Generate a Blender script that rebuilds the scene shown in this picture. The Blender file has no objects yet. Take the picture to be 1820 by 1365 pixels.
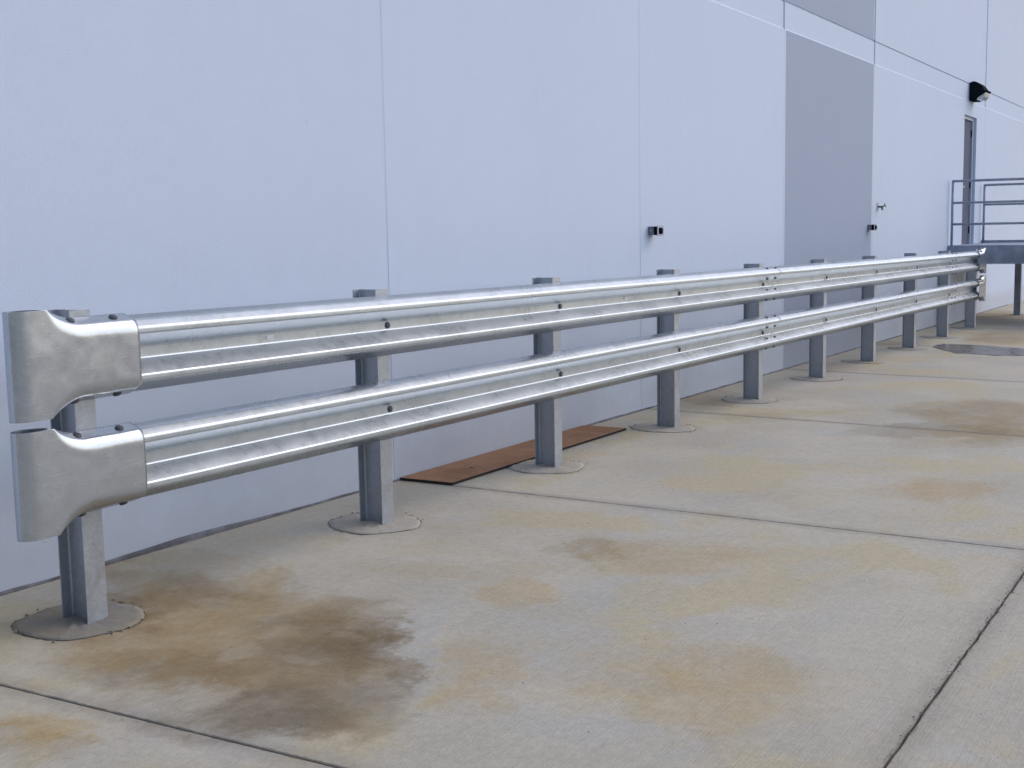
import bpy, math, random
from mathutils import Vector, Matrix, noise
rnd = random.Random(7)
C = bpy.context.scene.collection
scene = bpy.context.scene

# ------------------------------------------------------------------ camera
CX, CY, CZ, YAW, PIT, ROL, FPX = -3.23637, -4.08004, 1.51169, 0.547938, -0.120832, -0.017773, 2206.51
cam_d = bpy.data.cameras.new('camera'); cam = bpy.data.objects.new('camera', cam_d); C.objects.link(cam)
F = Vector((math.cos(YAW)*math.cos(PIT), math.sin(YAW)*math.cos(PIT), math.sin(PIT)))
R0 = Vector((math.sin(YAW), -math.cos(YAW), 0)); U0 = R0.cross(F)
R1 = R0*math.cos(ROL) + U0*math.sin(ROL); U1 = -R0*math.sin(ROL) + U0*math.cos(ROL)
cam.matrix_world = Matrix(((R1.x, U1.x, -F.x, CX), (R1.y, U1.y, -F.y, CY), (R1.z, U1.z, -F.z, CZ), (0, 0, 0, 1)))
cam_d.sensor_width = 36.0; cam_d.lens = 36.0*FPX/1820.0
cam_d.clip_start = 0.05; cam_d.clip_end = 2000
scene.camera = cam

# ------------------------------------------------------------------ sky, sun, exposure (overcast)
SUN_EL, SUN_AZ = 44.0, 122.0       # azimuth of the sun measured from +Y clockwise
world = bpy.data.worlds.new('World'); scene.world = world; world.use_nodes = True
wn = world.node_tree; wn.nodes.clear()
sky = wn.nodes.new('ShaderNodeTexSky'); sky.sky_type = 'NISHITA'; sky.sun_disc = False
sky.sun_elevation = math.radians(SUN_EL); sky.sun_rotation = math.radians(SUN_AZ)
sky.air_density = 1.0; sky.dust_density = 2.5; sky.ozone_density = 1.0; sky.altitude = 100
hs = wn.nodes.new('ShaderNodeHueSaturation'); hs.inputs['Saturation'].default_value = 1.0
bg = wn.nodes.new('ShaderNodeBackground'); bg.inputs['Strength'].default_value = 0.145
wo = wn.nodes.new('ShaderNodeOutputWorld')
tint = wn.nodes.new('ShaderNodeMix'); tint.data_type = 'RGBA'; tint.blend_type = 'MULTIPLY'; tint.inputs[0].default_value = 1.0
tint.inputs[7].default_value = (1.0, 1.0, 1.05, 1)      # cool white balance of the cloud light
wn.links.new(sky.outputs[0], hs.inputs['Color']); wn.links.new(hs.outputs[0], tint.inputs[6]); wn.links.new(tint.outputs[2], bg.inputs['Color']); wn.links.new(bg.outputs[0], wo.inputs[0])
sd = bpy.data.lights.new('sun', 'SUN'); sd.energy = 0.5; sd.angle = math.radians(110); sd.color = (1.0, 0.99, 0.975)
sun = bpy.data.objects.new('sun', sd); C.objects.link(sun)
el, az = math.radians(SUN_EL), math.radians(SUN_AZ)
sdir = Vector((math.sin(az)*math.cos(el), math.cos(az)*math.cos(el), math.sin(el)))
sun.rotation_euler = sdir.to_track_quat('Z', 'Y').to_euler()
scene.view_settings.view_transform = 'Standard'; scene.view_settings.look = 'None'
scene.view_settings.exposure = 0.42; scene.view_settings.gamma = 1.0; scene.view_settings.use_curve_mapping = False

# ------------------------------------------------------------------ helpers
WALL_Y = 0.5105
def G(x, y):                      # the yard falls gently away from the building
    return -0.006167*x + 0.01903*y
def gfar(x, y):
    return G(max(-60, min(60, x)), max(-60, min(10, y)))

class MB:
    def __init__(s): s.v = []; s.f = []; s.m = []; s.sm = []
    def add(s, vs, fs, mi=0, smooth=False):
        o = len(s.v); s.v += [tuple(v) for v in vs]
        for f in fs: s.f.append(tuple(i+o for i in f)); s.m.append(mi); s.sm.append(smooth)
        return s
    def box(s, x0, x1, y0, y1, z0, z1, mi=0, M=None):
        vs = [Vector((x, y, z)) for x in (x0, x1) for y in (y0, y1) for z in (z0, z1)]
        if M: vs = [M @ v for v in vs]
        return s.add(vs, [(0, 1, 3, 2), (4, 6, 7, 5), (0, 4, 5, 1), (2, 3, 7, 6), (0, 2, 6, 4), (1, 5, 7, 3)], mi)
    def prism(s, poly, axis_fn, a, b, mi=0, smooth=False, caps=True):
        n = len(poly); vs = [axis_fn(p, a) for p in poly] + [axis_fn(p, b) for p in poly]
        s.add(vs, [(i, (i+1) % n, n+(i+1) % n, n+i) for i in range(n)], mi, smooth)
        if caps: s.add(vs, [tuple(range(n))[::-1], tuple(range(n, 2*n))], mi)
        return s
    def tube(s, p, q, r, n=12, mi=0, smooth=True, caps=True):
        p = Vector(p); q = Vector(q); d = (q-p).normalized()
        a = d.orthogonal().normalized(); b = d.cross(a)
        ring = [a*math.cos(2*math.pi*i/n)*r + b*math.sin(2*math.pi*i/n)*r for i in range(n)]
        vs = [p+v for v in ring] + [q+v for v in ring]
        s.add(vs, [(i, (i+1) % n, n+(i+1) % n, n+i) for i in range(n)], mi, smooth)
        if caps: s.add(vs, [tuple(range(n))[::-1], tuple(range(n, 2*n))], mi)
        return s
    def lathe(s, prof, M, n=16, mi=0, smooth=True, sy=1.0):      # prof: (radius, height) list along local z
        vs = []; fs = []
        for r, h in prof:
            for i in range(n):
                a = 2*math.pi*i/n; vs.append(M @ Vector((r*math.cos(a), sy*r*math.sin(a), h)))
        for k in range(len(prof)-1):
            for i in range(n):
                j = (i+1) % n; fs.append((k*n+i, k*n+j, (k+1)*n+j, (k+1)*n+i))
        s.add(vs, fs, mi, smooth)
        s.add(vs, [tuple(range((len(prof)-1)*n, len(prof)*n)), tuple(range(n))[::-1]], mi, False)
        return s
    def mesh(s, name, mats):
        me = bpy.data.meshes.new(name); me.from_pydata(s.v, [], s.f)
        for m in (mats if isinstance(mats, (list, tuple)) else [mats]): me.materials.append(m)
        for i, p in enumerate(me.polygons): p.material_index = s.m[i]; p.use_smooth = s.sm[i]
        me.update()
        import bmesh
        bm = bmesh.new(); bm.from_mesh(me)
        bmesh.ops.remove_doubles(bm, verts=bm.verts, dist=1e-5)
        bmesh.ops.recalc_face_normals(bm, faces=bm.faces)
        bm.to_mesh(me); bm.free()
        return me
    def build(s, name, mats, parent=None, loc=None):
        o = bpy.data.objects.new(name, s.mesh(name, mats)); C.objects.link(o)
        if loc: o.location = loc
        if parent: o.parent = parent
        return o
def link(name, me, parent=None, M=None):
    o = bpy.data.objects.new(name, me); C.objects.link(o)
    if parent: o.parent = parent
    if M is not None: o.matrix_local = M
    return o
def tag(o, label=None, cat=None, group=None, kind=None):
    for k, v in (('label', label), ('category', cat), ('group', group), ('kind', kind)):
        if v: o[k] = v
    return o
def empty(name, loc=(0, 0, 0), parent=None):
    o = bpy.data.objects.new(name, None); C.objects.link(o); o.location = loc
    o.empty_display_size = 0.1
    if parent: o.parent = parent
    return o

# ------------------------------------------------------------------ node helpers
class NT:
    def __init__(s, name):
        s.m = bpy.data.materials.new(name); s.m.use_nodes = True; s.t = s.m.node_tree
        s.b = s.t.nodes['Principled BSDF']; s.pos = s.t.nodes.new('ShaderNodeNewGeometry').outputs['Position']
        tc = s.t.nodes.new('ShaderNodeTexCoord'); s.obj = tc.outputs['Object']
    def n(s, typ, **kw):
        nd = s.t.nodes.new(typ)
        for k, v in kw.items(): setattr(nd, k, v)
        return nd
    def set(s, inp, v):
        if isinstance(v, bpy.types.NodeSocket): s.t.links.new(v, inp)
        elif isinstance(v, (tuple, list)) and len(v) == 3 and inp.type == 'RGBA': inp.default_value = (*v, 1)
        else: inp.default_value = v
    def P(s, name, v): s.set(s.b.inputs[name], v)
    def mapping(s, vec, scale=(1, 1, 1), loc=(0, 0, 0), rot=(0, 0, 0)):
        m = s.n('ShaderNodeMapping'); s.set(m.inputs['Vector'], vec)
        m.inputs['Scale'].default_value = scale; m.inputs['Location'].default_value = loc; m.inputs['Rotation'].default_value = rot
        return m.outputs[0]
    def noise(s, vec, scale, detail=4, rough=0.55, dist=0.0, col=False):
        m = s.n('ShaderNodeTexNoise'); s.set(m.inputs['Vector'], vec)
        m.inputs['Scale'].default_value = scale; m.inputs['Detail'].default_value = detail
        m.inputs['Roughness'].default_value = rough; m.inputs['Distortion'].default_value = dist
        return m.outputs['Color' if col else 'Fac']
    def voro(s, vec, scale, feature='F1', out='Distance'):
        m = s.n('ShaderNodeTexVoronoi', feature=feature); s.set(m.inputs['Vector'], vec)
        m.inputs['Scale'].default_value = scale
        return m.outputs[out]
    def ramp(s, v, a, b, lo=0.0, hi=1.0, smooth=True):
        m = s.n('ShaderNodeMapRange', interpolation_type='SMOOTHSTEP' if smooth else 'LINEAR'); s.set(m.inputs[0], v)
        for i, x in zip((1, 2, 3, 4), (a, b, lo, hi)): m.inputs[i].default_value = x
        return m.outputs[0]
    def math(s, op, a, b=0.0, c=None):
        m = s.n('ShaderNodeMath', operation=op); s.set(m.inputs[0], a); s.set(m.inputs[1], b)
        if c is not None: s.set(m.inputs[2], c)
        return m.outputs[0]
    def mix(s, fac, a, b, blend='MIX'):
        m = s.n('ShaderNodeMix', data_type='RGBA', blend_type=blend); s.set(m.inputs[0], fac)
        s.set(m.inputs[6], a); s.set(m.inputs[7], b); return m.outputs[2]
    def bump(s, h, dist, strength=1.0, prev=None):
        m = s.n('ShaderNodeBump'); s.set(m.inputs['Height'], h); m.inputs['Distance'].default_value = dist
        m.inputs['Strength'].default_value = strength
        if prev is not None: s.set(m.inputs['Normal'], prev)
        return m.outputs[0]

def simple(name, col, rough=0.6, metal=0.0, bumpd=0.0, bscale=80, var=0.0):
    t = NT(name); t.P('Roughness', rough); t.P('Metallic', metal); t.P('Specular IOR Level', 0.25)
    c = col
    if var: 
        nz = t.noise(t.pos, bscale*0.12, 5, 0.6)
        c = t.mix(t.ramp(nz, 0.3, 0.7), tuple(x*(1-var) for x in col), tuple(min(1, x*(1+var)) for x in col))
    t.P('Base Color', c)
    if bumpd: t.P('Normal', t.bump(t.noise(t.pos, bscale, 4), bumpd))
    return t.m

def galvanised(name, col, r0, r1, spangle=0.10, blotch=0.12, scratch=True, metal=1.0, grime=0.0, bumpd=0.00014):
    t = NT(name); p = t.pos
    vo = t.n('ShaderNodeTexVoronoi'); t.set(vo.inputs['Vector'], t.mapping(p, (1, 1, 1))); vo.inputs['Scale'].default_value = 120
    sp = t.n('ShaderNodeSeparateColor'); t.set(sp.inputs[0], vo.outputs['Color'])
    big = t.noise(p, 3.0, 5, 0.6, 0.3); med = t.noise(t.mapping(p, (1, 1, 1)), 22, 5, 0.65)
    k = t.math('ADD', t.math('MULTIPLY', t.math('SUBTRACT', sp.outputs[0], 0.5), spangle),
               t.math('ADD', t.math('MULTIPLY', t.math('SUBTRACT', med, 0.5), blotch*1.4),
                      t.math('MULTIPLY', t.math('SUBTRACT', big, 0.5), blotch)))
    k = t.math('ADD', k, 1.0)
    cc = t.n('ShaderNodeVectorMath', operation='SCALE'); cc.inputs[0].default_value = col; t.set(cc.inputs['Scale'], k)
    c = cc.outputs[0]
    # dark specks and dull oxide smears
    specks = t.ramp(t.noise(p, 160, 2, 0.4), 0.70, 0.76)
    specks = t.math('MULTIPLY', specks, t.ramp(t.noise(p, 9, 3), 0.5, 0.65))
    c = t.mix(t.math('MULTIPLY', specks, 0.55 if scratch else 0.16), c, (0.10, 0.10, 0.105))
    if grime:
        g = t.ramp(t.noise(t.mapping(p, (6, 6, 1.2)), 1.6, 6, 0.7, 0.6), 0.5, 0.75)
        c = t.mix(t.math('MULTIPLY', g, grime), c, (0.20, 0.19, 0.175))
    t.P('Base Color', c); t.P('Metallic', metal)
    rr = t.ramp(t.math('ADD', t.math('MULTIPLY', med, 0.5), t.math('MULTIPLY', big, 0.5)), 0.35, 0.65, r0, r1)
    if scratch:
        sc = t.ramp(t.noise(t.mapping(p, (2, 40, 60)), 3.0, 3, 0.6), 0.62, 0.7, 0, 0.10)
        rr = t.math('ADD', rr, sc)
    t.P('Roughness', rr)
    h = t.math('ADD', t.math('MULTIPLY', t.noise(p, 45, 2, 0.5), 0.25), t.noise(p, 9, 2, 0.5))
    if bumpd: t.P('Normal', t.bump(h, bumpd))
    return t.m

M_RAIL = galvanised('galvanised_rail_steel', (0.50, 0.545, 0.585), 0.26, 0.35, spangle=0.07, blotch=0.20, metal=0.78, bumpd=0.0, scratch=False)
M_TERM = galvanised('galvanised_end_shoe_steel', (0.465, 0.50, 0.545), 0.22, 0.28, spangle=0.04, blotch=0.15, metal=0.88, bumpd=0.00025)
M_POST = galvanised('galvanised_post_steel', (0.39, 0.415, 0.45), 0.36, 0.52, spangle=0.16, blotch=0.3, metal=0.7, grime=0.2, bumpd=0.0005)
M_BOLT = galvanised('bolt_steel', (0.085, 0.09, 0.105), 0.45, 0.6, spangle=0.1, metal=0.6)
M_RAILING = simple('railing_steel', (0.32, 0.35, 0.41), 0.5, 0.3, 0.0006, 90, 0.15)
M_BEAM = simple('platform_steel', (0.28, 0.31, 0.38), 0.6, 0.2, 0.0008, 40, 0.2)
M_DARK = simple('black_housing', (0.009, 0.011, 0.016), 0.85, 0.0); M_DARK.node_tree.nodes['Principled BSDF'].inputs['Specular IOR Level'].default_value = 0.03
M_RUBBER = simple('black_rubber', (0.02, 0.02, 0.022), 0.8)
M_GREYBOX = simple('grey_cast_box', (0.20, 0.22, 0.25), 0.55, 0.4, 0.0005, 120, 0.2)
M_LIGHTGREY = simple('pale_grey_bezel', (0.42, 0.45, 0.50), 0.5, 0.2)
M_BRASS = simple('weathered_brass', (0.16, 0.16, 0.17), 0.45, 0.7)
M_DOOR = simple('door_paint', (0.105, 0.125, 0.175), 0.8, 0.0, 0.0004, 60, 0.08)
M_FRAME = simple('door_frame_paint', (0.45, 0.48, 0.53), 0.5)
M_TAG = simple('white_paper_tag', (0.72, 0.74, 0.74), 0.7)
M_BOARD = simple('pale_board_paint', (0.42, 0.44, 0.49), 0.6, 0.0, 0.001, 12, 0.12)
M_STONE = simple('gravel_chip', (0.34, 0.30, 0.26), 0.9, 0, 0.001, 100, 0.3)
t = NT('refractor_glass'); t.P('Base Color', (0.75, 0.8, 0.85)); t.P('Roughness', 0.15); t.P('Transmission Weight', 0.6); t.P('IOR', 1.45)
M_GLASS = t.m

# wall paint: fine texture, roller mottling, faint drips and dust
def wallpaint(name, col, tint):
    t = NT(name); p = t.pos
    a = t.noise(p, 0.55, 5, 0.6); b = t.noise(p, 9, 4, 0.6)
    k = t.math('ADD', 0.5, t.math('ADD', t.math('MULTIPLY', t.math('SUBTRACT', a, 0.5), 1.3), t.math('MULTIPLY', t.math('SUBTRACT', b, 0.5), 0.7)))
    c = t.mix(k, tuple(x*0.965 for x in col), tuple(x*1.03 for x in col))
    streak = t.ramp(t.noise(t.mapping(p, (5, 5, 0.25)), 1.5, 5, 0.6), 0.5, 0.8)
    c = t.mix(t.math('MULTIPLY', streak, 0.07), c, tint)
    spz = t.n('ShaderNodeSeparateXYZ'); t.set(spz.inputs[0], p)
    low = t.ramp(t.math('SUBTRACT', spz.outputs[2], t.math('MULTIPLY', t.noise(t.mapping(p, (1.5, 1.5, 1.5)), 2, 5, 0.7), 0.30)), 0.16, -0.12)
    c = t.mix(t.math('MULTIPLY', low, 0.30), c, (0.36, 0.32, 0.28))
    sp = t.math('MULTIPLY', t.ramp(t.noise(p, 30, 2, 0.4), 0.77, 0.79), t.ramp(t.noise(p, 1.7, 2), 0.55, 0.6))
    c = t.mix(t.math('MULTIPLY', sp, 0.5), c, (0.2, 0.2, 0.22))
    t.P('Base Color', c); t.P('Roughness', 0.75); t.P('Specular IOR Level', 0.3)
    h = t.math('ADD', t.noise(p, 260, 3, 0.6), t.math('MULTIPLY', t.noise(p, 4, 3, 0.5), 1.2))
    t.P('Normal', t.bump(h, 0.0022, 0.7))
    return t.m
M_WALL = wallpaint('pale_wall_paint', (0.605, 0.672, 0.785), (0.5, 0.5, 0.52))
M_WGREY = wallpaint('grey_wall_paint', (0.365, 0.415, 0.515), (0.3, 0.32, 0.36))
M_CAULK = simple('grey_caulk', (0.585, 0.635, 0.75), 0.8)
M_BASE = simple('bare_wall_base', (0.17, 0.165, 0.175), 0.95, 0, 0.006, 60, 0.35)

# concrete: broom finish, dirt, and stains with shapes of their own
# stain: (x, y, rx, ry, rot_deg, colour, strength, edge softness)
STAINS_AND_SHADE = []
def concrete(name, base=(0.420, 0.386, 0.310), stains=True, broom=True, dark=0.0):
    t = NT(name); p = t.pos
    mott = t.noise(p, 0.9, 7, 0.62, 0.25); fine = t.noise(p, 26, 5, 0.65); mid = t.noise(p, 4.5, 6, 0.65, 0.4)
    c = t.mix(t.ramp(mott, 0.32, 0.68), tuple(x*0.90 for x in base), tuple(x*1.08 for x in base))
    # warm and cool patches
    warm = t.ramp(t.noise(t.mapping(p, (0.8, 1.0, 1), (3.1, 7.2, 0)), 1.1, 4, 0.55, 0.5), 0.50, 0.62)
    c = t.mix(t.math('MULTIPLY', warm, 0.70), c, (base[0]*1.03, base[1]*0.94, base[2]*0.72))
    cool = t.ramp(t.noise(t.mapping(p, (1, 1, 1), (9.1, 1.2, 0)), 1.3, 4, 0.55, 0.5), 0.53, 0.68)
    c = t.mix(t.math('MULTIPLY', cool, 0.55), c, (base[0]*0.91, base[1]*0.97, base[2]*1.10))
    if stains:
        wob = t.noise(p, 1.9, 6, 0.68, col=True); wob2 = t.noise(p, 9.0, 5, 0.7, col=True)
        va = t.n('ShaderNodeVectorMath', operation='SUBTRACT'); t.set(va.inputs[0], wob); va.inputs[1].default_value = (0.5, 0.5, 0.5)
        vb = t.n('ShaderNodeVectorMath', operation='SUBTRACT'); t.set(vb.inputs[0], wob2); vb.inputs[1].default_value = (0.5, 0.5, 0.5)
        sa = t.n('ShaderNodeVectorMath', operation='SCALE'); t.set(sa.inputs[0], va.outputs[0]); sa.inputs['Scale'].default_value = 0.85
        sb = t.n('ShaderNodeVectorMath', operation='SCALE'); t.set(sb.inputs[0], vb.outputs[0]); sb.inputs['Scale'].default_value = 0.20
        ad = t.n('ShaderNodeVectorMath', operation='ADD'); t.set(ad.inputs[0], sa.outputs[0]); t.set(ad.inputs[1], sb.outputs[0])
        ad2 = t.n('ShaderNodeVectorMath', operation='ADD'); t.set(ad2.inputs[0], p); t.set(ad2.inputs[1], ad.outputs[0])
        for (x, y, rx, ry, rot, colr, stg, soft) in STAINS_AND_SHADE:
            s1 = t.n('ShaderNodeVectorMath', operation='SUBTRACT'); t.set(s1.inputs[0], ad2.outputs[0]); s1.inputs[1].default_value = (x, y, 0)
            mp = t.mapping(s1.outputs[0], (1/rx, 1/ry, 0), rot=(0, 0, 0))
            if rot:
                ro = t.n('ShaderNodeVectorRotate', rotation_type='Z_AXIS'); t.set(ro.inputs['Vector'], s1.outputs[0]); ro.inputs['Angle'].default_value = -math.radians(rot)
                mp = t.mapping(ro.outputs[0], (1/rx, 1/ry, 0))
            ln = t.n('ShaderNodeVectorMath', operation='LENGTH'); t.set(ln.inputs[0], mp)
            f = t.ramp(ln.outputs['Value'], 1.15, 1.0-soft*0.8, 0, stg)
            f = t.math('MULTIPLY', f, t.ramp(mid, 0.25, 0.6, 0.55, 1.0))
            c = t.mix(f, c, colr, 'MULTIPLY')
    if stains:
        sx = t.n('ShaderNodeSeparateXYZ'); t.set(sx.inputs[0], p)
        u = t.math('MULTIPLY_ADD', sx.outputs[1], 0.066, sx.outputs[0])
        u = t.math('MODULO', t.math('ADD', u, 0.665+36.19), 3.619)
        u = t.math('MINIMUM', u, t.math('SUBTRACT', 3.619, u))
        v = t.math('ABSOLUTE', t.math('ADD', sx.outputs[1], 3.182))
        dmin = t.math('MINIMUM', u, v)
        jn = t.math('MULTIPLY', t.math('SUBTRACT', t.noise(p, 14, 4, 0.7), 0.42), 0.045)
        c = t.mix(t.ramp(t.math('SUBTRACT', dmin, jn), 0.009, 0.003, 0, 0.5), c, (0.10, 0.085, 0.07))
        c = t.mix(t.ramp(t.math('SUBTRACT', dmin, t.math('MULTIPLY', t.noise(p, 3, 4), 0.10)), 0.06, -0.04, 0, 0.35), c, (0.20, 0.175, 0.145))
    g = t.math('MULTIPLY', t.ramp(fine, 0.25, 0.75, 0.92, 1.07), t.ramp(t.noise(t.mapping(p, (1.0, 6, 1)), 34, 3, 0.7), 0.3, 0.7, 0.93, 1.07))
    vg = t.n('ShaderNodeVectorMath', operation='SCALE'); t.set(vg.inputs[0], c); t.set(vg.inputs['Scale'], g); c = vg.outputs[0]
    # brown dirt drawn out in broom direction
    st = t.ramp(t.noise(t.mapping(p, (1.2, 9, 1), rot=(0, 0, 0.05)), 2.2, 6, 0.7, 0.3), 0.58, 0.80)
    c = t.mix(t.math('MULTIPLY', st, 0.28), c, (0.20, 0.17, 0.14))
    # pale scuffs, dark specks
    sc = t.math('MULTIPLY', t.ramp(t.noise(t.mapping(p, (6, 40, 1)), 1.5, 4, 0.7), 0.70, 0.78), t.ramp(t.noise(p, 3, 3), 0.45, 0.6))
    c = t.mix(t.math('MULTIPLY', sc, 0.35), c, (0.58, 0.56, 0.53))
    sp = t.ramp(t.noise(p, 75, 2, 0.5), 0.72, 0.78)
    c = t.mix(t.math('MULTIPLY', sp, 0.55), c, (0.10, 0.09, 0.075))
    pit = t.math('MULTIPLY', t.ramp(t.noise(t.mapping(p, (1, 2.5, 1)), 13, 3, 0.6), 0.70, 0.76), t.ramp(t.noise(p, 2.2, 3), 0.50, 0.62))
    c = t.mix(t.math('MULTIPLY', pit, 0.5), c, (0.15, 0.13, 0.105))
    t.P('Base Color', c)
    t.P('Roughness', t.ramp(mott, 0.3, 0.7, 0.72, 0.88)); t.P('Specular IOR Level', 0.35)
    h = t.math('ADD', t.math('MULTIPLY', fine, 1.0), t.math('MULTIPLY', t.noise(p, 120, 3, 0.7), 0.8))
    if broom:
        br = t.noise(t.mapping(p, (1.0, 75, 1), rot=(0, 0, 0.03)), 2.0, 4, 0.6, 0.15)
        h = t.math('ADD', h, t.math('MULTIPLY', br, 1.5))
    t.P('Normal', t.bump(h, 0.0022, 0.8))
    return t.m
BR = (0.77, 0.68, 0.53); DK = (0.71, 0.665, 0.60); YE = (0.92, 0.80, 0.58); OR = (0.97, 0.84, 0.64); BL = (0.93, 0.98, 1.10)
STAINS_AND_SHADE += [
(0.09, -0.73, 0.87, 0.67, 69, BR, 0.75, 0.55),
(0.39, 0.08, 0.47, 0.28, 58, BR, 0.40, 0.55),
(0.24, -1.07, 0.41, 0.32, 55, DK, 0.70, 0.55),
(-0.35, -1.42, 0.32, 0.21, 113, DK, 0.85, 0.55),
(0.57, -0.05, 0.33, 0.22, 58, BR, 0.60, 0.55),
(0.43, -1.13, 0.31, 0.18, -139, BR, 0.50, 0.55),
(-0.80, -0.90, 0.23, 0.16, 89, YE, 0.80, 0.55),
(-0.17, -0.87, 0.28, 0.20, 105, YE, 0.60, 0.55),
(2.03, -1.24, 0.25, 0.19, -156, BR, 0.45, 0.55),
(2.11, -1.66, 0.48, 0.32, 128, YE, 0.70, 0.55),
(1.26, -1.35, 0.26, 0.20, -150, OR, 0.80, 0.55),
(0.54, -2.61, 0.46, 0.38, 157, YE, 0.50, 0.55),
(0.33, -1.76, 0.46, 0.16, -147, OR, 0.60, 0.55),
(0.56, -1.33, 0.49, 0.14, -144, BL, 0.80, 0.55),
(-0.02, -1.63, 0.26, 0.16, -141, BL, 0.90, 0.55),
(1.50, -1.72, 0.35, 0.23, -157, BL, 0.60, 0.55),
(-0.39, -0.53, 0.23, 0.12, 115, BL, 0.60, 0.55),
(6.65, -2.07, 0.91, 0.53, 180, DK, 0.55, 0.55),
(7.36, -1.32, 0.82, 0.46, 131, DK, 0.30, 0.55),
(7.17, 0.30, 0.69, 0.31, -160, BR, 0.60, 0.55),
(8.15, -0.21, 0.52, 0.32, -170, BR, 0.25, 0.55),
(10.51, 0.07, 0.62, 0.37, -173, BR, 0.40, 0.55),
(15.24, -0.82, 0.82, 0.44, 179, BR, 0.50, 0.55),
(20.45, 0.50, 1.14, 0.77, 158, DK, 0.90, 0.55),
(13.89, 0.17, 0.59, 0.40, 142, DK, 0.50, 0.55),
(16.70, -0.48, 0.77, 0.51, 163, BR, 0.40, 0.55),
(4.43, -2.46, 0.50, 0.35, 161, OR, 0.50, 0.55),
(3.81, -1.76, 0.38, 0.30, 155, YE, 0.30, 0.55),
(1.43, -0.94, 0.54, 0.18, 121, YE, 0.40, 0.55),
(0.17, -0.77, 0.75, 0.61, 77, BR, 0.55, 0.30),
(0.47, -1.04, 0.50, 0.23, -139, DK, 0.55, 0.30),
(-0.01, -1.23, 0.40, 0.33, 98, BR, 0.40, 0.30),
(-0.46, -1.36, 0.30, 0.18, 114, DK, 0.50, 0.30),
(0.70, 0.08, 0.50, 0.37, 102, BR, 0.50, 0.30),
(0.15, -0.16, 0.25, 0.17, 66, DK, 0.40, 0.30),
(0.25, -1.43, 0.30, 0.08, -143, DK, 0.45, 0.30),
(-0.92, -0.94, 0.23, 0.15, 98, BR, 0.50, 0.30),
(7.98, -1.98, 0.88, 0.60, 154, BR, 0.60, 0.30),
(6.62, -1.82, 0.74, 0.33, 127, DK, 0.60, 0.30),
(6.87, -2.44, 0.76, 0.36, -178, DK, 0.50, 0.30),
(6.59, -0.40, 0.45, 0.32, 134, DK, 0.40, 0.30),
(20.60, 0.33, 1.68, 0.77, -176, DK, 0.70, 0.30),
(15.77, -0.81, 1.07, 0.53, -179, BR, 0.60, 0.30),
(7.58, 0.36, 0.66, 0.27, -160, DK, 0.50, 0.30),
(2.04, -1.25, 0.16, 0.11, -156, BR, 0.50, 0.30),
(4.37, -2.38, 0.58, 0.30, 129, OR, 0.60, 0.60),
(0.51, 0.54, 0.25, 0.13, 113, DK, 0.35, 0.30),
(13.89, 0.47, 0.53, 0.39, 153, BR, 0.50, 0.30),
(0.05, -0.08, 0.42, 0.36, 0, DK, 0.80, 0.7),  # this and next five: footing dirt, with contact shade at the posts painted in
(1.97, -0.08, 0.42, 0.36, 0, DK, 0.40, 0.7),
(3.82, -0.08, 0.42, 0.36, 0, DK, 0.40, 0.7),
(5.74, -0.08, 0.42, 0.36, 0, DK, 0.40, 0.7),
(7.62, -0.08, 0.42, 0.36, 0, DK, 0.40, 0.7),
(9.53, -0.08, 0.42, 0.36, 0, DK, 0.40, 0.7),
(-0.25, -1.48, 0.35, 0.27, 108, DK, 0.75, 0.35),
(-0.27, -0.72, 0.40, 0.20, 116, DK, 0.45, 0.35),
(0.39, -1.30, 0.46, 0.10, -143, DK, 0.60, 0.35),
(0.68, -0.24, 0.36, 0.22, 114, DK, 0.45, 0.35),
(7.71, -2.12, 1.08, 0.53, -177, BR, 0.60, 0.35),
(0.72, -2.33, 0.54, 0.24, 123, OR, 0.40, 0.35),
]
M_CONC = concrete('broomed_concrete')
M_FOOT = concrete('footing_concrete', (0.345, 0.315, 0.26), False, False)
M_FOOTDARK = concrete('damp_footing_concrete', (0.215, 0.198, 0.170), False, False)
M_SUB = simple('joint_dirt', (0.13, 0.11, 0.09), 0.95, 0, 0.004, 60, 0.3)
M_CRACK = simple('crack_dirt', (0.09, 0.078, 0.065), 0.95, 0, 0.004, 60, 0.4)
t = NT('wet_concrete'); t.P('Base Color', t.mix(t.noise(t.pos, 3, 4), (0.125, 0.115, 0.105), (0.15, 0.14, 0.125)))
t.P('Roughness', t.ramp(t.noise(t.pos, 5, 4), 0.4, 0.6, 0.22, 0.34)); M_WET = t.m
# rusty plate
t = NT('brown_rusted_sheet'); p = t.pos
c = t.mix(t.ramp(t.noise(p, 3.5, 6, 0.65, 0.4), 0.35, 0.65), (0.27, 0.150, 0.088), (0.345, 0.198, 0.122))
c = t.mix(t.math('MULTIPLY', t.ramp(t.noise(p, 40, 4, 0.7), 0.5, 0.72), 0.35), c, (0.12, 0.066, 0.042))
c = t.mix(t.math('MULTIPLY', t.ramp(t.noise(t.mapping(p, (1, 5, 1)), 2.4, 5, 0.6), 0.58, 0.72), 0.35), c, (0.32, 0.21, 0.14))
t.P('Base Color', c); t.P('Roughness', 0.95); t.P('Specular IOR Level', 0.05); t.P('Normal', t.bump(t.noise(p, 60, 4, 0.7), 0.0015)); M_RUST = t.m
M_PLATEEDGE = simple('dark_sheet_edge', (0.03, 0.025, 0.022), 0.9)

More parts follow.
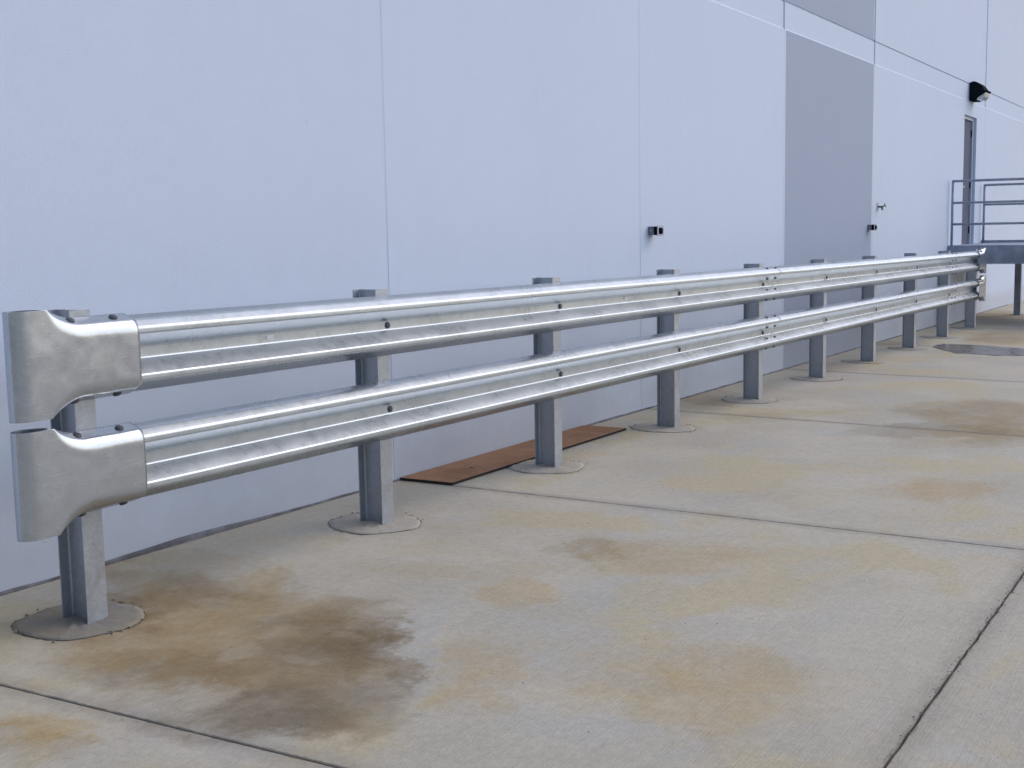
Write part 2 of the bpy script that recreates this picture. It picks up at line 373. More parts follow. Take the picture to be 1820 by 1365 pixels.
# ------------------------------------------------------------------ ground and slabs
g = MB(); xs = [-300, -60, -20, 0, 20, 60, 300]; ys = [-300, -60, -20, 0, 10, 300]
for x in xs:
    for y in ys: g.v.append((x, y, gfar(x, y)-0.030))
for i in range(len(xs)-1):
    for j in range(len(ys)-1):
        a = i*len(ys)+j; g.f.append((a, a+len(ys), a+len(ys)+1, a+1)); g.m.append(0); g.sm.append(False)
ground = g.build('ground', M_SUB); tag(ground, kind='structure', label='concrete yard floor with saw cut joints')
XJ = [-0.665+3.619*k for k in range(-3, 10)]
YJ = [0.497, -3.182, -6.90, -10.6, -14.3]
def jx(k, y): return XJ[k] - 0.066*y
def jy(j, x): return YJ[j]
for i in range(len(XJ)-1):
    for j in range(len(YJ)-1):
        wl, wr = 0.004, 0.004
        wt = 0.0 if j == 0 else (0.0042 if j == 1 else 0.004); wb = 0.0042 if j == 0 else 0.004
        y1, y0 = YJ[j]-wt, YJ[j+1]+wb
        near = (-1 <= XJ[i] < 15 and j < 2)
        nseg = 60 if near else 4
        pts = []
        def jit(x, y, a): return a*(noise.noise(Vector((x*9, y*9, 3.3)))+0.7*noise.noise(Vector((x*37, y*37, 1.3)))) if near else 0
        for k in range(nseg):   # top edge (towards wall), left to right
            f = k/nseg; x = jx(i, y1)+wl + (jx(i+1, y1)-wr-jx(i, y1)-wl)*f; pts.append((x, y1+jit(x, y1, 0.004 if j else 0.001)))
        for k in range(nseg):
            f = k/nseg; y = y1+(y0-y1)*f; x = jx(i+1, y)-wr; pts.append((x+jit(x, y, 0.0015), y))
        for k in range(nseg):
            f = k/nseg; x = jx(i+1, y0)-wr + (jx(i, y0)+wl-jx(i+1, y0)+wr)*f; pts.append((x, y0+jit(x, y0, 0.004)))
        for k in range(nseg):
            f = k/nseg; y = y0+(y1-y0)*f; x = jx(i, y)+wl; pts.append((x+jit(x, y, 0.0015), y))
        n = len(pts); mb = MB()
        cx = sum(q[0] for q in pts)/n; cy = sum(q[1] for q in pts)/n
        inn = [(cx+(x-cx)*(1-0.0022), cy+(y-cy)*(1-0.0022)) for x, y in pts]
        vs = [(x, y, G(x, y)) for x, y in inn] + [(x, y, G(x, y)-0.003) for x, y in pts] + [(x, y, G(x, y)-0.028) for x, y in pts]
        mb.add(vs, [tuple(range(n))] + [(k, (k+1) % n, n+(k+1) % n, n+k) for k in range(n)] + [(n+k, n+(k+1) % n, 2*n+(k+1) % n, 2*n+k) for k in range(n)])
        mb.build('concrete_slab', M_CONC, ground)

# puddle: a shallow sheet of water-dark concrete
def blob(name, mat, outline, dz, parent=None):
    n = len(outline); mb = MB()
    mb.add([(x, y, G(x, y)+dz) for x, y in outline], [tuple(range(n))])
    return mb.build(name, mat, parent)
pud = []
PUD = [(14.25, -0.30), (14.30, -0.75), (14.2, -1.2), (14.0, -1.7), (13.75, -2.3), (13.25, -2.3), (13.15, -1.7), (12.98, -1.15), (13.05, -0.72), (13.45, -0.45), (13.75, -0.28)]
n = len(PUD)
for i in range(n):
    a, b = Vector(PUD[i]), Vector(PUD[(i+1) % n])
    for k in range(10):
        q = a.lerp(b, k/10); w = noise.noise(Vector((q.x*7, q.y*7, 0)))*0.10
        pud.append((q.x+w, q.y+w*0.5))
o = blob('puddle', M_WET, pud, 0.004); tag(o, kind='structure', label='shallow dark puddle beside the far guardrail posts')

# ------------------------------------------------------------------ wall of tilt-up panels
wall = empty('warehouse_wall', (0, WALL_Y, 0)); tag(wall, 'pale painted tilt-up concrete warehouse wall with grey accent bays', 'wall')
Z1, Z2, ZT = 3.9425, 3.6454, 10.0
WX = [-15.15, -11.55, -7.95, -4.35, 2.8555, 6.4166, 10.0573, 13.6479, 21.1123, 28.4, 35.8]
def yoff(z, prof):
    for (a, ya), (b, yb) in zip(prof, prof[1:]):
        if a <= z <= b: return ya + (yb-ya)*((z-a)/(b-a) if b > a else 0)
    return 0
for i in range(len(WX)-1):
    xl, xr = WX[i]+0.009, WX[i+1]-0.009
    grey = (i == 6)
    # vertical profile: (z, depth into the wall)
    prof = [(-0.5, 0), (Z2-0.006, 0), (Z2+0.009, 0.010), (Z1-0.012, 0.010), (Z1-0.009, 0.025), (Z1+0.009, 0.025), (Z1+0.012, 0.010), (ZT, 0.010)]
    door = (i == 9)
    DX0, DX1, DZ0, DZ1 = 19.33-0.0, 20.36, 1.17, 3.40
    ch = 0.002
    xsn = [xl, xl+ch, xl+0.04, xr-0.04, xr-ch, xr]
    dep = [0.0015, 0, 0, 0, 0, 0.0015]
    hole = None
    if WX[i] < DX0 < WX[i+1]:
        xsn = [xl, xl+ch, xl+0.04, DX0, DX1, xr-0.04, xr-ch, xr]; dep = [0.0015, 0, 0, 0, 0, 0, 0, 0.0015]
        prof = [(-0.5, 0), (DZ0, 0), (DZ1, 0)] + prof[1:]
        hole = (DX0, DX1, DZ0, DZ1)
    mb = MB(); nz = len(prof); nx = len(xsn)
    vs = [(x, max(d, dep[a]), z) for a, x in enumerate(xsn) for z, d in prof]
    mb.v = vs
    for a in range(nx-1):
        for b in range(nz-1):
            zc = (prof[b][0]+prof[b+1][0])/2; xc = (xsn[a]+xsn[a+1])/2
            if hole and hole[0] < xc < hole[1] and hole[2] < zc < hole[3]: continue
            mi = 1 if (grey and xl+0.03 < xc < xr-0.03 and (zc < Z2-0.006 or zc > Z1+0.012)) else 0
            mb.f.append((a*nz+b, (a+1)*nz+b, (a+1)*nz+b+1, a*nz+b+1)); mb.m.append(mi); mb.sm.append(False)
    # edges returning into the joint, top
    for x in (xl, xr): mb.add([(x, 0.003, -0.5), (x, 0.2, -0.5), (x, 0.2, ZT), (x, 0.003, ZT)], [(0, 1, 2, 3)])
    mb.add([(xl, 0.0, ZT), (xr, 0.0, ZT), (xr, 0.2, ZT), (xl, 0.2, ZT)], [(0, 1, 2, 3)])
    if hole:
        a, b, c_, d_ = hole; D = 0.14
        mb.add([(a, 0, c_), (a, D, c_), (a, D, d_), (a, 0, d_), (b, 0, c_), (b, D, c_), (b, D, d_), (b, 0, d_)],
               [(0, 1, 2, 3), (4, 7, 6, 5), (3, 2, 6, 7), (0, 4, 5, 1)])
    mb.build('wall_panel', [M_WALL, M_WGREY], wall)
for x in WX[1:-1]:
    MB().box(x-0.0089, x+0.0089, 0.0022, 0.06, -0.5, Z2-0.01).box(x-0.0089, x+0.0089, 0.0107, 0.06, Z2-0.01, ZT).build('joint_sealant', M_CAULK, wall)
# exposed rough strip at the foot of the wall
mb = MB(); N = 420; x0, x1 = -6.0, 24.0; prv = None
for k in range(N+1):
    x = x0+(x1-x0)*k/N
    h = 0.009 + 0.004*noise.noise(Vector((x*5, 0, 0))) + 0.020*math.exp(-((x-1.15)/0.50)**2) + 0.010*math.exp(-((x+0.75)/0.7)**2) + 0.004*math.exp(-((x-5.8)/0.5)**2)
    h = max(0.003, h); gz = G(x, 0.49)
    mb.v += [(x, -0.006, gz+h), (x, -0.013, gz+h*0.6), (x, -0.0165+0.003*noise.noise(Vector((x*23, 1, 0))), gz-0.03), (x, 0.02, gz+h+0.002)]
    if k:
        a = 4*(k-1); b = 4*k
        for f in ((a+3, b+3, b, a), (a, b, b+1, a+1), (a+1, b+1, b+2, a+2)): mb.f.append(f); mb.m.append(0); mb.sm.append(False)
mb.build('bare_base_strip', M_BASE, wall)

# door in the wall (its own thing)
dx0, dx1, dz0, dz1 = 19.335, 20.355, 1.175, 3.395
door = empty('personnel_door', ((dx0+dx1)/2, WALL_Y, dz0)); tag(door, 'grey steel personnel door recessed in the wall above the raised platform', 'door')
def rel(mb, o): mb.v = [(x-o.location.x, y-o.location.y, z-o.location.z) for x, y, z in mb.v]; return mb
f = MB(); f.box(dx0, dx0+0.05, WALL_Y+0.045, WALL_Y+0.13, dz0, dz1); f.box(dx1-0.10, dx1, WALL_Y+0.045, WALL_Y+0.13, dz0, dz1); f.box(dx0+0.05, dx1-0.10, WALL_Y+0.045, WALL_Y+0.13, dz1-0.05, dz1)
rel(f, door).build('door_frame', M_FRAME, door)
l = MB(); l.box(dx0+0.052, dx1-0.102, WALL_Y+0.075, WALL_Y+0.12, dz0+0.01, dz1-0.055); leaf = rel(l, door).build('door_leaf', M_DOOR, door)
h = MB(); h.lathe([(0.028, 0), (0.028, 0.012), (0.011, 0.016), (0.011, 0.05)], Matrix.Translation((dx0+0.12, WALL_Y+0.074, dz0+1.0)) @ Matrix.Rotation(math.pi/2, 4, 'X'), 12)
h.box(dx0+0.11, dx0+0.24, WALL_Y+0.020, WALL_Y+0.036, dz0+0.99, dz0+1.012); h = rel(h, door); h.build('door_handle', M_FRAME, leaf)
for z in (dz0+0.25, dz0+1.05, dz0+1.95):
    hb = MB().tube((dx1-0.108, WALL_Y+0.066, z-0.06), (dx1-0.108, WALL_Y+0.066, z+0.06), 0.011, 8); rel(hb, door).build('hinge', M_DARK, leaf)

# ------------------------------------------------------------------ guardrail
guard = empty('guardrail', (0, 0, 0)); tag(guard, 'long double row galvanised steel guardrail on ten posts along the wall', 'guardrail')
PX = [0.0, 1.92, 3.775, 5.69, 7.57, 9.48, 11.41, 13.36, 15.31, 17.26]
ZU, ZL = 1.061, 0.619
def lin(x, h): return G(x, -0.155)+h
# --- post
def ibeam(w, d, tf, tw, r):
    p = []
    def arc(cx, cy, a0, a1, n=4):
        return [(cx+r*math.cos(math.radians(a0+(a1-a0)*k/n)), cy+r*math.sin(math.radians(a0+(a1-a0)*k/n))) for k in range(n+1)]
    hw, hd, ht = w/2, d/2, tw/2
    p += [(-hw, -hd), (hw, -hd), (hw, -hd+tf)] + arc(ht+r, -hd+tf+r, -90, -180) + arc(ht+r, hd-tf-r, 180, 90) + [(hw, hd-tf), (hw, hd), (-hw, hd), (-hw, hd-tf)]
    p += arc(-ht-r, hd-tf-r, 90, 0) + arc(-ht-r, -hd+tf+r, 0, -90) + [(-hw, -hd+tf)]
    return p
prof = ibeam(0.100, 0.150, 0.0056, 0.0048, 0.009)
H = 1.247
mb = MB(); n = len(prof)
zs = [-0.02, 0.3, 0.6, 0.9, H]
for k in range(len(zs)-1):
    mb.add([(x, y-0.075, zs[k]) for x, y in prof] + [(x, y-0.075, zs[k+1]) for x, y in prof], [(i, (i+1) % n, n+(i+1) % n, n+i) for i in range(n)])
mb.add([(x, y-0.075, H) for x, y in prof], [tuple(range(n))])
post_me = mb.mesh('post', M_POST)
def footing(seed, R, mound, fm=None):
    r_ = random.Random(seed); mb = MB(); NA = 72; RI = [0.0, 0.2, 0.45, 0.7, 0.88, 1.0]
    offs = seed*13.7
    def rad(a): return R*(1+0.11*noise.noise(Vector((math.cos(a)*1.6+offs, math.sin(a)*1.6, 0)))+0.035*noise.noise(Vector((math.cos(a)*9+offs, math.sin(a)*9, 0))))
    vs = []
    for rr in RI:
        for k in range(NA):
            a = 2*math.pi*k/NA; r = rad(a)*max(rr, 0.001); x, y = r*math.cos(a), r*math.sin(a)
            z = 0.005 + mound*(1-rr**1.5) + (0.009*noise.noise(Vector((x*18+offs, y*18, 0)))+0.007*noise.noise(Vector((x*55+offs, y*55, 3)))) * (1 if rr < 1 else 0.5)
            if rr == 1.0: z -= 0.004
            vs.append((x, y, max(z, 0.0035)))
    fs = [(i*NA+k, i*NA+(k+1) % NA, (i+1)*NA+(k+1) % NA, (i+1)*NA+k) for i in range(len(RI)-1) for k in range(NA)]
    mb.add(vs, fs, 0, True)
    mb.add([(rad(2*math.pi*k/NA)*math.cos(2*math.pi*k/NA), rad(2*math.pi*k/NA)*math.sin(2*math.pi*k/NA), z) for z in (0.0035, -0.01) for k in range(NA)],
           [(k, (k+1) % NA, NA+(k+1) % NA, NA+k) for k in range(NA)], 0)
    # broken dark crack round the rim, lying just above the slab
    vs = []; fs = []
    for k in range(NA*3):
        a = 2*math.pi*k/(NA*3); r = rad(a)
        w = 0.003 + 0.012*max(0, noise.noise(Vector((math.cos(a)*2.3+offs*2, math.sin(a)*2.3, 4)))+0.05) + 0.003*noise.noise(Vector((math.cos(a)*20, math.sin(a)*20, offs)))
        if noise.noise(Vector((math.cos(a)*3.1+offs*3, math.sin(a)*3.1, 9))) < -0.28: w = 0.0006
        w = max(w, 0.0006)
        vs += [((r-0.002)*math.cos(a), (r-0.002)*math.sin(a), 0.002), ((r+w)*math.cos(a), (r+w)*math.sin(a), 0.002)]
    m_ = NA*3
    fs = [(2*k, 2*((k+1) % m_), 2*((k+1) % m_)+1, 2*k+1) for k in range(m_)]
    mb.add(vs, fs, 1)
    # crumbs along the rim
    for k in range(26):
        a = r_.uniform(0, 2*math.pi); r = rad(a)+r_.uniform(-0.02, 0.03); s = r_.uniform(0.002, 0.006)
        M = Matrix.Translation((r*math.cos(a), r*math.sin(a), 0.005)) @ Matrix.Rotation(r_.uniform(0, 6), 4, 'Z') @ Matrix.Rotation(r_.uniform(0, 6), 4, 'X')
        mb.box(-s, s, -s*0.7, s*0.7, -s*0.5, s*0.5, 0, M)
    return mb.mesh('concrete_footing', [fm or M_FOOT, M_CRACK])
TS = Matrix(((1, 0, 0, 0), (0, 1, 0, 0), (-0.006167, 0.01903, 1, 0), (0, 0, 0, 1)))
for k, x in enumerate(PX):
    po = link('post', post_me, guard, Matrix.Translation((x, 0, G(x, -0.075))))
    fo = link('concrete_footing', footing(k+1, 0.246+0.012*noise.noise(Vector((k*1.7, 0, 0))), 0.012 if k else 0.005, None if k else M_FOOTDARK), po)
    fo.location = (rnd.uniform(-0.03, 0.02), -0.045+rnd.uniform(-0.02, 0.02), 0.0)
    fo.rotation_euler = (0.01903, 0.006167, 0)
# --- W-beam profile: (z, forward) rounded
def fillet(pts, rads, n=5):
    out = []
    for i, p in enumerate(pts):
        r = rads[i]
        if i in (0, len(pts)-1) or r == 0: out.append(p); continue
        p = Vector(p); a = (Vector(pts[i-1])-p).normalized(); b = (Vector(pts[i+1])-p).normalized()
        ang = a.angle(b); d = r/math.tan(ang/2); c = p+(a+b).normalized()*(r/math.sin(ang/2))
        s = p+a*d; e = p+b*d; v0 = s-c; v1 = e-c; th = v0.angle(v1); sg = 1 if v0.x*v1.y-v0.y*v1.x > 0 else -1
        for k in range(n+1):
            q = th*k/n*sg; out.append((c.x+v0.x*math.cos(q)-v0.y*math.sin(q), c.y+v0.x*math.sin(q)+v0.y*math.cos(q)))
    return [tuple(q) for q in out]
half = [(0.0, 0.0), (0.025, 0.0), (0.083, 0.081), (0.108, 0.081), (0.1345, 0.048), (0.156, 0.008)]
low = [(0.025, 0.0), (0.083, 0.081), (0.108, 0.081), (0.156, 0.006)]
full = [(-z, f) for z, f in low[::-1]] + half[1:]

rads = [0, 0.014, 0.011, 0.012, 0.012, 0.011, 0.016, 0.045, 0]
WP = fillet(full, rads, 8)
def offset_poly(P, t):
    out = []
    for i in range(len(P)):
        a = Vector(P[max(0, i-1)]); b = Vector(P[min(len(P)-1, i+1)]); d = (b-a).normalized(); out.append((P[i][0]+d.y*t, P[i][1]-d.x*t))
    return out
WPB = offset_poly(WP, 0.0027)
if sum(q[1] for q in WPB) > sum(q[1] for q in WP): WPB = offset_poly(WP, -0.0027)
def rail(xa, xb, hc, back, seed):
    mb = MB(); step = 0.06; N = int((xb-xa)/step); prof = WP + WPB[::-1]; n = len(prof); vs = []
    for k in range(N+1):
        x = xa+(xb-xa)*k/N
        dy = 0.0012*noise.noise(Vector((x*0.9, seed, 0))) + 0.0004*noise.noise(Vector((x*4, seed, 2)))
        dz = 0.0015*noise.noise(Vector((x*0.6, seed, 5)))
        tw = 0.006*noise.noise(Vector((x*0.7, seed, 8)))
        for z, f in prof:
            e = 0.00035*noise.noise(Vector((x*2.1, z*9, seed)))
            vs.append((x, -0.1515-f+back+dy+tw*z+e, lin(x, hc)+z+dz))
    fs = [(k*n+i, k*n+(i+1) % n, (k+1)*n+(i+1) % n, (k+1)*n+i) for k in range(N) for i in range(n)]
    mb.add(vs, fs, 0, True)
    mb.add(vs[:n], [(i, i+1, n-2-i, n-1-i) for i in range(n//2-1)], 0); mb.add(vs[-n:], [(i, i+1, n-2-i, n-1-i) for i in range(n//2-1)], 0)
    o = mb.build('rail_panel', M_RAIL, guard)
    return o
def fwd_at(z):      # surface forward depth and outward normal of the W profile at height z
    for (z0, f0), (z1, f1) in zip(WP, WP[1:]):
        if z0 <= z <= z1 and z1 > z0:
            f = f0+(f1-f0)*(z-z0)/(z1-z0); d = Vector((z1-z0, f1-f0)).normalized()
            return f, Vector((0, -d.x, -d.y))      # (x, y, z): outward is -y
    return 0, Vector((0, -1, 0))
bolt_me = MB().lathe([(0.0175, -0.003), (0.0175, 0.0035), (0.0155, 0.0075), (0.010, 0.0098)], Matrix.Identity(4), 18, 0, False, 1.0)
bm_round = bolt_me.mesh('bolt', M_BOLT)
bolt2 = MB().lathe([(0.0190, -0.002), (0.0190, 0.004), (0.0165, 0.0085), (0.011, 0.0105)], Matrix.Identity(4), 18, 0, False, 0.62)
bm_oval = bolt2.mesh('bolt', M_BOLT)
def bolt(parent, x, y, z, nrm, me=bm_round, rot=0.0):
    q = Vector(nrm).to_track_quat('Z', 'X').to_matrix().to_4x4()
    M = Matrix.Translation((x, y, z)) @ q @ Matrix.Rotation(rot, 4, 'Z')
    return link('bolt', me, parent, M)
tag_me = MB().box(-0.022, 0.022, -0.0012, 0, -0.010, 0.010).mesh('paper_tag', M_TAG)
SB = PX[4]+0.040; SC = PX[8]+0.040
for hc, seed in ((ZU, 1.5), (ZL, 7.5)):
    A = rail(-0.03, SB+0.275, hc, 0.0, seed); B = rail(SB-0.05, SC+0.275, hc, 0.003, seed); D = rail(SC-0.05, PX[9]+0.03, hc, 0.006, seed)
    for k, x in enumerate(PX):
        if k in (0, 9): continue
        par = A if k <= 4 else (B if k <= 8 else D); bk = 0 if k <= 4 else 0.003
        bolt(par, x+0.040, -0.152+bk, lin(x, hc), (0, -1, 0))
    for xs_, par, bk in ((SB, A, 0), (SC, B, 0.003)):
        for dx in (0.0, 0.216):
            for z in (0.140, 0.052, -0.052, -0.140):
                f_, nn = fwd_at(z)
                bolt(par, xs_+dx, -0.1515-f_+bk, lin(xs_+dx, hc)+z, nn, bm_oval, math.pi/2 if abs(z) > 0.1 else math.pi/2)
    tags = [(1.06, 0.0), (4.78, 0.003), (6.6, 0.003), (12.2, 0.003), (14.6, 0.003)] if hc == ZU else [(16.3, 0.0)]
    for x, dz in tags:
        par = A if x < SB else (B if x < SC else D); bk = 0 if x < SB else (0.003 if x < SC else 0.006)
        link('paper_tag', tag_me, par, Matrix.Translation((x, -0.1535+bk, lin(x, hc)+dz+0.004)))
# --- rounded end shoes
def end_shoe(xp, hc, mir, seed):
    mb = MB(); y0 = -0.2370; ts = []; NT_ = 46
    st = []      # (local x, y of face, curl angle frame)
    for k in range(34): st.append((0.212-(0.212+0.30)*k/33, y0, 0.0))
    R = 0.048
    for k in range(1, 13):
        a = math.pi*k/12; st.append((-0.30-R*1.35*math.sin(a), y0+R-R*math.cos(a), a))
    for k in range(1, 7):
        f = k/6; st.append((-0.30+0.085*f, y0+2*R-0.052*f*f, math.pi))
    rows = []
    for (lx, fy, ang) in st:
        s = max(0.0, min(1.0, (-0.055-lx)/0.165))            # 0 on the rail, 1 at the flared end
        q = 1-math.sqrt(max(0, 1-s*s)) if s < 1 else 1.0
        hcr = 0.110+(0.199-0.110)*(0.35*q+0.65*s**2.2); he = 0.162+(0.202-0.162)*(s**1.6)
        back = 0.083*(1-s)**0.8 if s < 1 else 0.0
        if ang > 0: hcr = 0.199; he = 0.202; back = 0
        row = []
        # half section from centre to the edge: flat, corner, slope
        hs_ = []
        r_in = max(hcr-0.022, 0.02)
        for k in range(9): hs_.append((r_in*k/8, 0.0))
        P0 = Vector((r_in, 0)); P1 = Vector((hcr+0.010*(1-s), 0)); P2 = Vector((hcr+(he-hcr)*0.55, back*0.25))
        for k in range(1, 7):
            u = k/6; v = P0*(1-u)**2+P1*2*u*(1-u)+P2*u*u; hs_.append((v.x, v.y))
        for k in range(1, 9):
            u = k/8; hs_.append((P2.x+(he-P2.x)*u, P2.y+(back-P2.y)*u))
        sec = [(-z, b) for z, b in hs_[:0:-1]]+hs_
        for z, b in sec:
            w = (0.0028*noise.noise(Vector((lx*6, z*6, seed)))+0.0008*noise.noise(Vector((lx*17, z*17, seed))))*(1 if ang == 0 else 0.4)
            crimp = 0.0014*noise.noise(Vector((lx*34, z*7, seed+3)))*math.exp(-((abs(z)-hcr-0.012)/0.018)**2)*(1-s)
            zz = z + (0.0012*noise.noise(Vector((lx*6, seed, 1))) if abs(z) > 0.1 else 0)
            xx = lx if not mir else -lx
            row.append((xp+xx, fy+b+w+crimp, lin(xp, hc)+zz))
        rows.append(row)
    n = len(rows[0]); vs = [v for r in rows for v in r]
    mb.add(vs, [(i*n+j, i*n+j+1, (i+1)*n+j+1, (i+1)*n+j) for i in range(len(rows)-1) for j in range(n-1)], 0, True)
    o = mb.build('end_shoe', M_TERM, guard)
    so = o.modifiers.new('thickness', 'SOLIDIFY'); so.thickness = 0.0032; so.offset = 0
    me = o.data; 
    # bolts
    for dx in (-0.085, 0.128):
        for sg in (1, -1):
            lx = dx; s = max(0.0, min(1.0, (-0.055-lx)/0.165)); back = 0.083*(1-s)**0.8
            z = 0.148 if dx > 0 else 0.150
            bz = sg*z
            # position on the slope
            q = 1-math.sqrt(max(0, 1-s*s)); hcr = 0.110+0.089*(0.35*q+0.65*s**2.2); he = 0.162+0.04*(s**1.6)
            P2 = Vector((hcr+(he-hcr)*0.55, back*0.25)); E = Vector((he, back)); u = 0.5
            pt = P2.lerp(E, u); d = (E-P2).normalized(); nr = Vector((0, -d.x, sg*d.y))
            bolt(o, xp+(-lx if mir else lx), y0+pt.y-0.002, lin(xp, hc)+sg*pt.x, nr, bm_round)
    return o
for hc, sd_ in ((ZU, 3.1), (ZL, 11.3)):
    end_shoe(PX[0], hc, False, sd_); end_shoe(PX[9], hc, True, sd_+4)

# ------------------------------------------------------------------ rusty sheet by the wall
mb = MB(); q = [(2.905, 0.500), (2.945, 0.135), (5.395, 0.150), (5.345, 0.500)]
vs = [(x, y, G(x, y)+0.018) for x, y in q] + [(x, y, G(x, y)+0.003) for x, y in q]
mb.add(vs, [(3, 2, 1, 0)], 0); mb.add(vs, [(0, 1, 5, 4), (1, 2, 6, 5), (2, 3, 7, 6), (3, 0, 4, 7)], 1)
o = mb.build('steel_plate', [M_RUST, M_PLATEEDGE]); tag(o, 'long brown rusted sheet lying on the concrete at the foot of the wall', 'plate')

def pebble(x, y, z, s, label):
    mb = MB(); r_ = random.Random(int(x*1000)); vs = []
    for i in range(5):
        ph = math.pi*i/4
        for k in range(7):
            a = 2*math.pi*k/7; w = 1+r_.uniform(-0.25, 0.25); vs.append((s*w*math.sin(ph)*math.cos(a), s*0.8*w*math.sin(ph)*math.sin(a), s*0.55*math.cos(ph)))
    mb.add(vs, [(i*7+k, i*7+(k+1) % 7, (i+1)*7+(k+1) % 7, (i+1)*7+k) for i in range(4) for k in range(7)])
    o = mb.build('pebble', M_STONE, None, (x, y, z+s*0.4)); tag(o, label, 'stone'); return o
pebble(3.42, 0.30, G(3.42, 0.30)+0.019, 0.013, 'small pale stone lying on the brown rusted sheet')
# loose grit on the slabs
mb = MB(); r_ = random.Random(5)
def grit(x, y, s):
    M = Matrix.Translation((x, y, G(x, y)+s*0.35)) @ Matrix.Rotation(r_.uniform(0, 6), 4, 'Z') @ Matrix.Rotation(r_.uniform(-1, 1), 4, 'X')
    mb.add([M @ Vector(v) for v in ((s, 0, 0), (-s*.8, s*.7, 0), (-s*.6, -s*.8, 0), (0, 0, s*.8), (0, 0, -s*.5))], [(0, 1, 3), (1, 2, 3), (2, 0, 3), (1, 0, 4), (2, 1, 4), (0, 2, 4)])
for k in range(420):
    grit(r_.uniform(-1.5, 9), r_.uniform(-3.6, 0.45), r_.uniform(0.0012, 0.0035))
for k in range(170):
    x = r_.uniform(-0.5, 3.2); grit(x, -3.182+r_.gauss(0, 0.012), r_.uniform(0.002, 0.005))
for k in range(60):
    x = r_.uniform(-1, 10); grit(x, 0.47+r_.gauss(0, 0.012), r_.uniform(0.002, 0.005))
for k in range(26):
    grit(-0.07+r_.uniform(-0.09, 0.09), -0.15+r_.uniform(-0.06, 0.06), r_.uniform(0.002, 0.006))
o = mb.build('grit', M_STONE); tag(o, 'scattered fine grit on the concrete', None, None, 'stuff')

# ------------------------------------------------------------------ fixtures on the wall
def wall_fixture(x, z, s, label):
    e = empty('wall_sensor_box', (x, WALL_Y, z)); tag(e, label, 'electrical box', 'small junction boxes on the wall')
    b = MB(); b.box(-0.020, 0.075, -0.052, 0.0, -0.036, 0.036); b.tube((-0.021, -0.027, 0.002), (-0.0235, -0.027, 0.002), 0.012, 12, 1); b.build('back_box', [M_GREYBOX, M_RAILING], e)
    b = MB(); b.box(-0.016, 0.078, -0.086, -0.0525, -0.038, 0.036); b.build('gasket', M_DARK, e)
    b = MB()     # square bezel with a recessed opening
    X0, X1, Y0, Y1, ZB, ZT_ = -0.022, 0.105, -0.0925, -0.0865, -0.048, 0.043; w = 0.018
    b.box(X0, X0+w, Y0, Y1, ZB, ZT_); b.box(X1-w, X1, Y0, Y1, ZB, ZT_); b.box(X0+w, X1-w, Y0, Y1, ZT_-w, ZT_); b.box(X0+w, X1-w, Y0, Y1, ZB, ZB+w)
    b.build('bezel', M_LIGHTGREY, e)
    b = MB(); b.lathe([(0.030, 0), (0.028, 0.010), (0.016, 0.018)], Matrix.Translation((0.042, -0.088, -0.002)) @ Matrix.Rotation(math.pi/2, 4, 'X'), 12); b.build('lens', M_DARK, e)
wall_fixture(6.60, 1.512, 1, 'grey junction box with black square face right of the second visible wall joint')
wall_fixture(13.44, 1.505, 1, 'grey junction box with black square face at the right edge of the grey wall bay')
# hose bib
hb = empty('hose_bib', (13.90, WALL_Y, 1.785)); tag(hb, 'small metal hose tap with handle on the wall right of the grey bay', 'tap')
b = MB().box(-0.042, 0.042, -0.008, 0, -0.05, 0.05); b.build('wall_plate', M_LIGHTGREY, hb)
b = MB(); b.tube((0, -0.008, -0.005), (0, -0.075, -0.005), 0.013, 10); b.tube((0, -0.055, -0.005), (0, -0.066, -0.05), 0.012, 10); b.build('spout', M_BRASS, hb)
b = MB(); b.tube((0, -0.070, 0.0), (0, -0.10, 0.012), 0.007, 8); b.tube((0, -0.098, 0.012), (0, -0.108, 0.016), 0.028, 12); b.build('handle', M_BRASS, hb)
# wall pack lamp
wp = empty('wall_pack_lamp', (19.68, WALL_Y, 3.69)); tag(wp, 'black half-round wall pack lamp mounted high above the door', 'lamp')
prof_ = [(0, 0.0)]; 
side = [(0.0, 0.0), (0.0, 0.27)]
for k in range(9):
    a = math.radians(80-62*k/8); side.append((0.02+0.235*math.cos(a), 0.045+0.25*math.sin(a)))
side += [(0.285, 0.125), (0.275, 0.105), (0.10, 0.0)]
W2 = 0.20
b = MB(); n = len(side)
def wf(p, a): 
    return Vector((a, -p[0], p[1]))
b.prism(side, wf, 0.0, 2*W2, 0, False); b.build('housing', M_DARK, wp)
b = MB(); b.prism([(0.105, -0.012), (0.265, 0.092), (0.245, 0.02), (0.20, -0.022), (0.12, -0.03)], wf, 0.02, 2*W2-0.02, 0); b.build('lens', M_GLASS, wp)
b = MB(); b.box(0.01, 2*W2-0.01, -0.12, -0.004, -0.035, -0.003); b.build('mounting_lip', M_DARK, wp)

# ------------------------------------------------------------------ leaning board near the far posts
lb = MB(); Wd = 1.5; Hh = 1.02
outl = [(0.12, 0.0), (Wd, 0.0), (Wd, Hh), (0.0, Hh), (0.0, 0.11), (0.035, 0.035)]
for d in (0, 0.03): lb.v += [(x, -d, z) for x, z in outl]
n = len(outl)
for f_ in [tuple(range(n)), tuple(range(n, 2*n))[::-1]] + [(i, (i+1) % n, n+(i+1) % n, n+i) for i in range(n)]: lb.f.append(f_); lb.m.append(0); lb.sm.append(False)
o = lb.build('leaning_board', M_BOARD, None, (17.62, WALL_Y-0.135, G(17.6, 0.35)+0.006)); o.rotation_euler = (-math.asin(0.10/Hh), 0, 0)
tag(o, 'pale grey board leaning on the wall behind the two farthest guardrail posts', 'board')

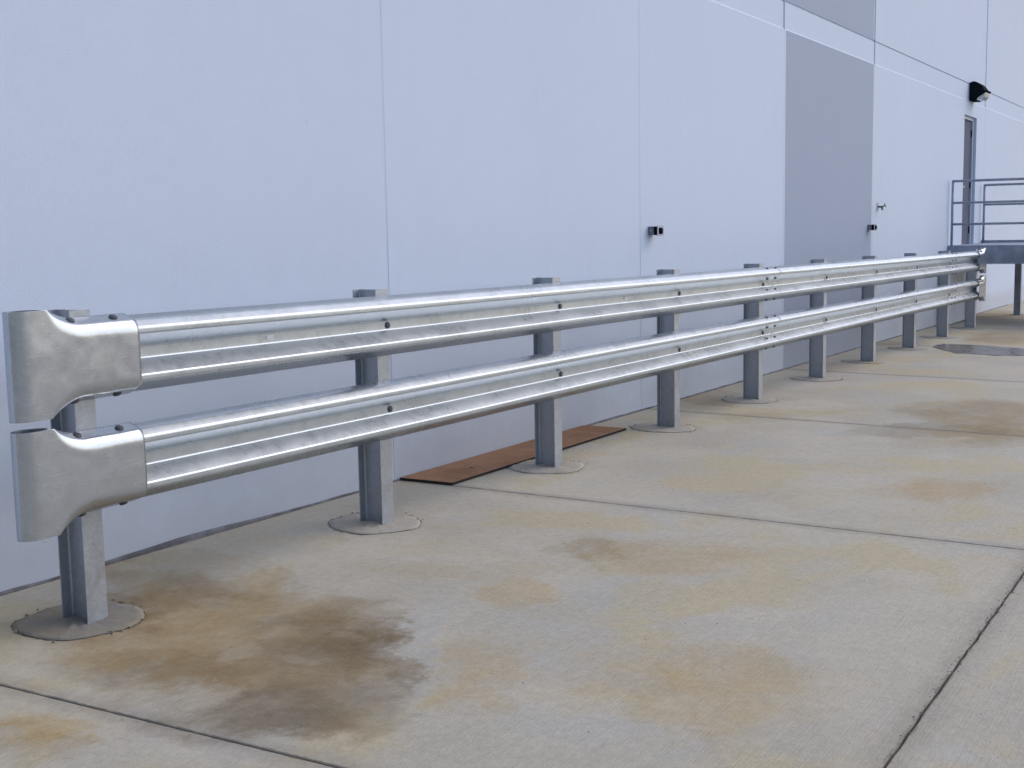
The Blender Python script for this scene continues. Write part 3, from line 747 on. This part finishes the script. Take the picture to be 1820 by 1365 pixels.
# ------------------------------------------------------------------ raised platform with railings
pl = empty('loading_platform', (18.25, WALL_Y, G(18, -1))); tag(pl, 'grey steel landing platform with pipe railings below the door', 'platform')
def R_(mb): return rel(mb, pl)
PX0, PX1, PY1, PT = 18.25, 20.98, -2.6, 1.18
R_(MB().box(PX0, PX1, PY1, WALL_Y-0.003, PT-0.03, PT)).build('deck', M_BEAM, pl)
def channel(x, face):   # fascia channel running along y, web outward
    m = MB(); s = -face
    m.box(x, x+0.008*face, PY1, WALL_Y-0.004, PT-0.295, PT-0.032)
    m.box(min(x+0.008*face, x+0.07*face), max(x+0.008*face, x+0.07*face), PY1, WALL_Y-0.004, PT-0.295, PT-0.285)
    m.box(min(x+0.008*face, x+0.07*face), max(x+0.008*face, x+0.07*face), PY1, WALL_Y-0.004, PT-0.042, PT-0.032)
    return m
R_(channel(PX0, 1)).build('fascia_channel', M_BEAM, pl); R_(channel(PX1, -1)).build('fascia_channel', M_BEAM, pl)
R_(MB().box(PX0-0.012, PX0-0.0005, PY1, WALL_Y-0.004, PT-0.306, PT-0.296)).build('bottom_flange_lip', M_RAILING, pl)
# toe plate on the far side
R_(MB().box(PX1-0.012, PX1, PY1, WALL_Y-0.01, PT+0.0015, PT+0.05)).build('toe_plate', M_RAILING, pl)
def column(x, y):
    m = MB(); z0 = G(x, y)
    m.box(x-0.05, x+0.05, y-0.055, y+0.055, z0+0.012, PT-0.296); m.box(x-0.10, x+0.10, y-0.10, y+0.10, z0+0.0045, z0+0.012); R_(m).build('column', M_BEAM, pl)
column(PX1-0.06, -0.145-0.03); column(PX0+0.06, -2.5); column(PX1-0.06, -2.5)
def railing(x, ys, y_end):
    for y in ys:
        R_(MB().tube((x, y, PT), (x, y, PT+1.07), 0.021, 10)).build('railing_post', M_RAILING, pl)
    for h in (1.055, 0.70, 0.35):
        R_(MB().tube((x, ys[0], PT+h), (x, y_end, PT+h), 0.0215 if h > 1 else 0.0195, 10)).build('railing_bar', M_RAILING, pl)
railing(PX0+0.035, [WALL_Y-0.055, -1.0, -2.55], -2.55)
railing(PX1-0.035, [WALL_Y-0.055, -1.0, -2.55], -2.55)
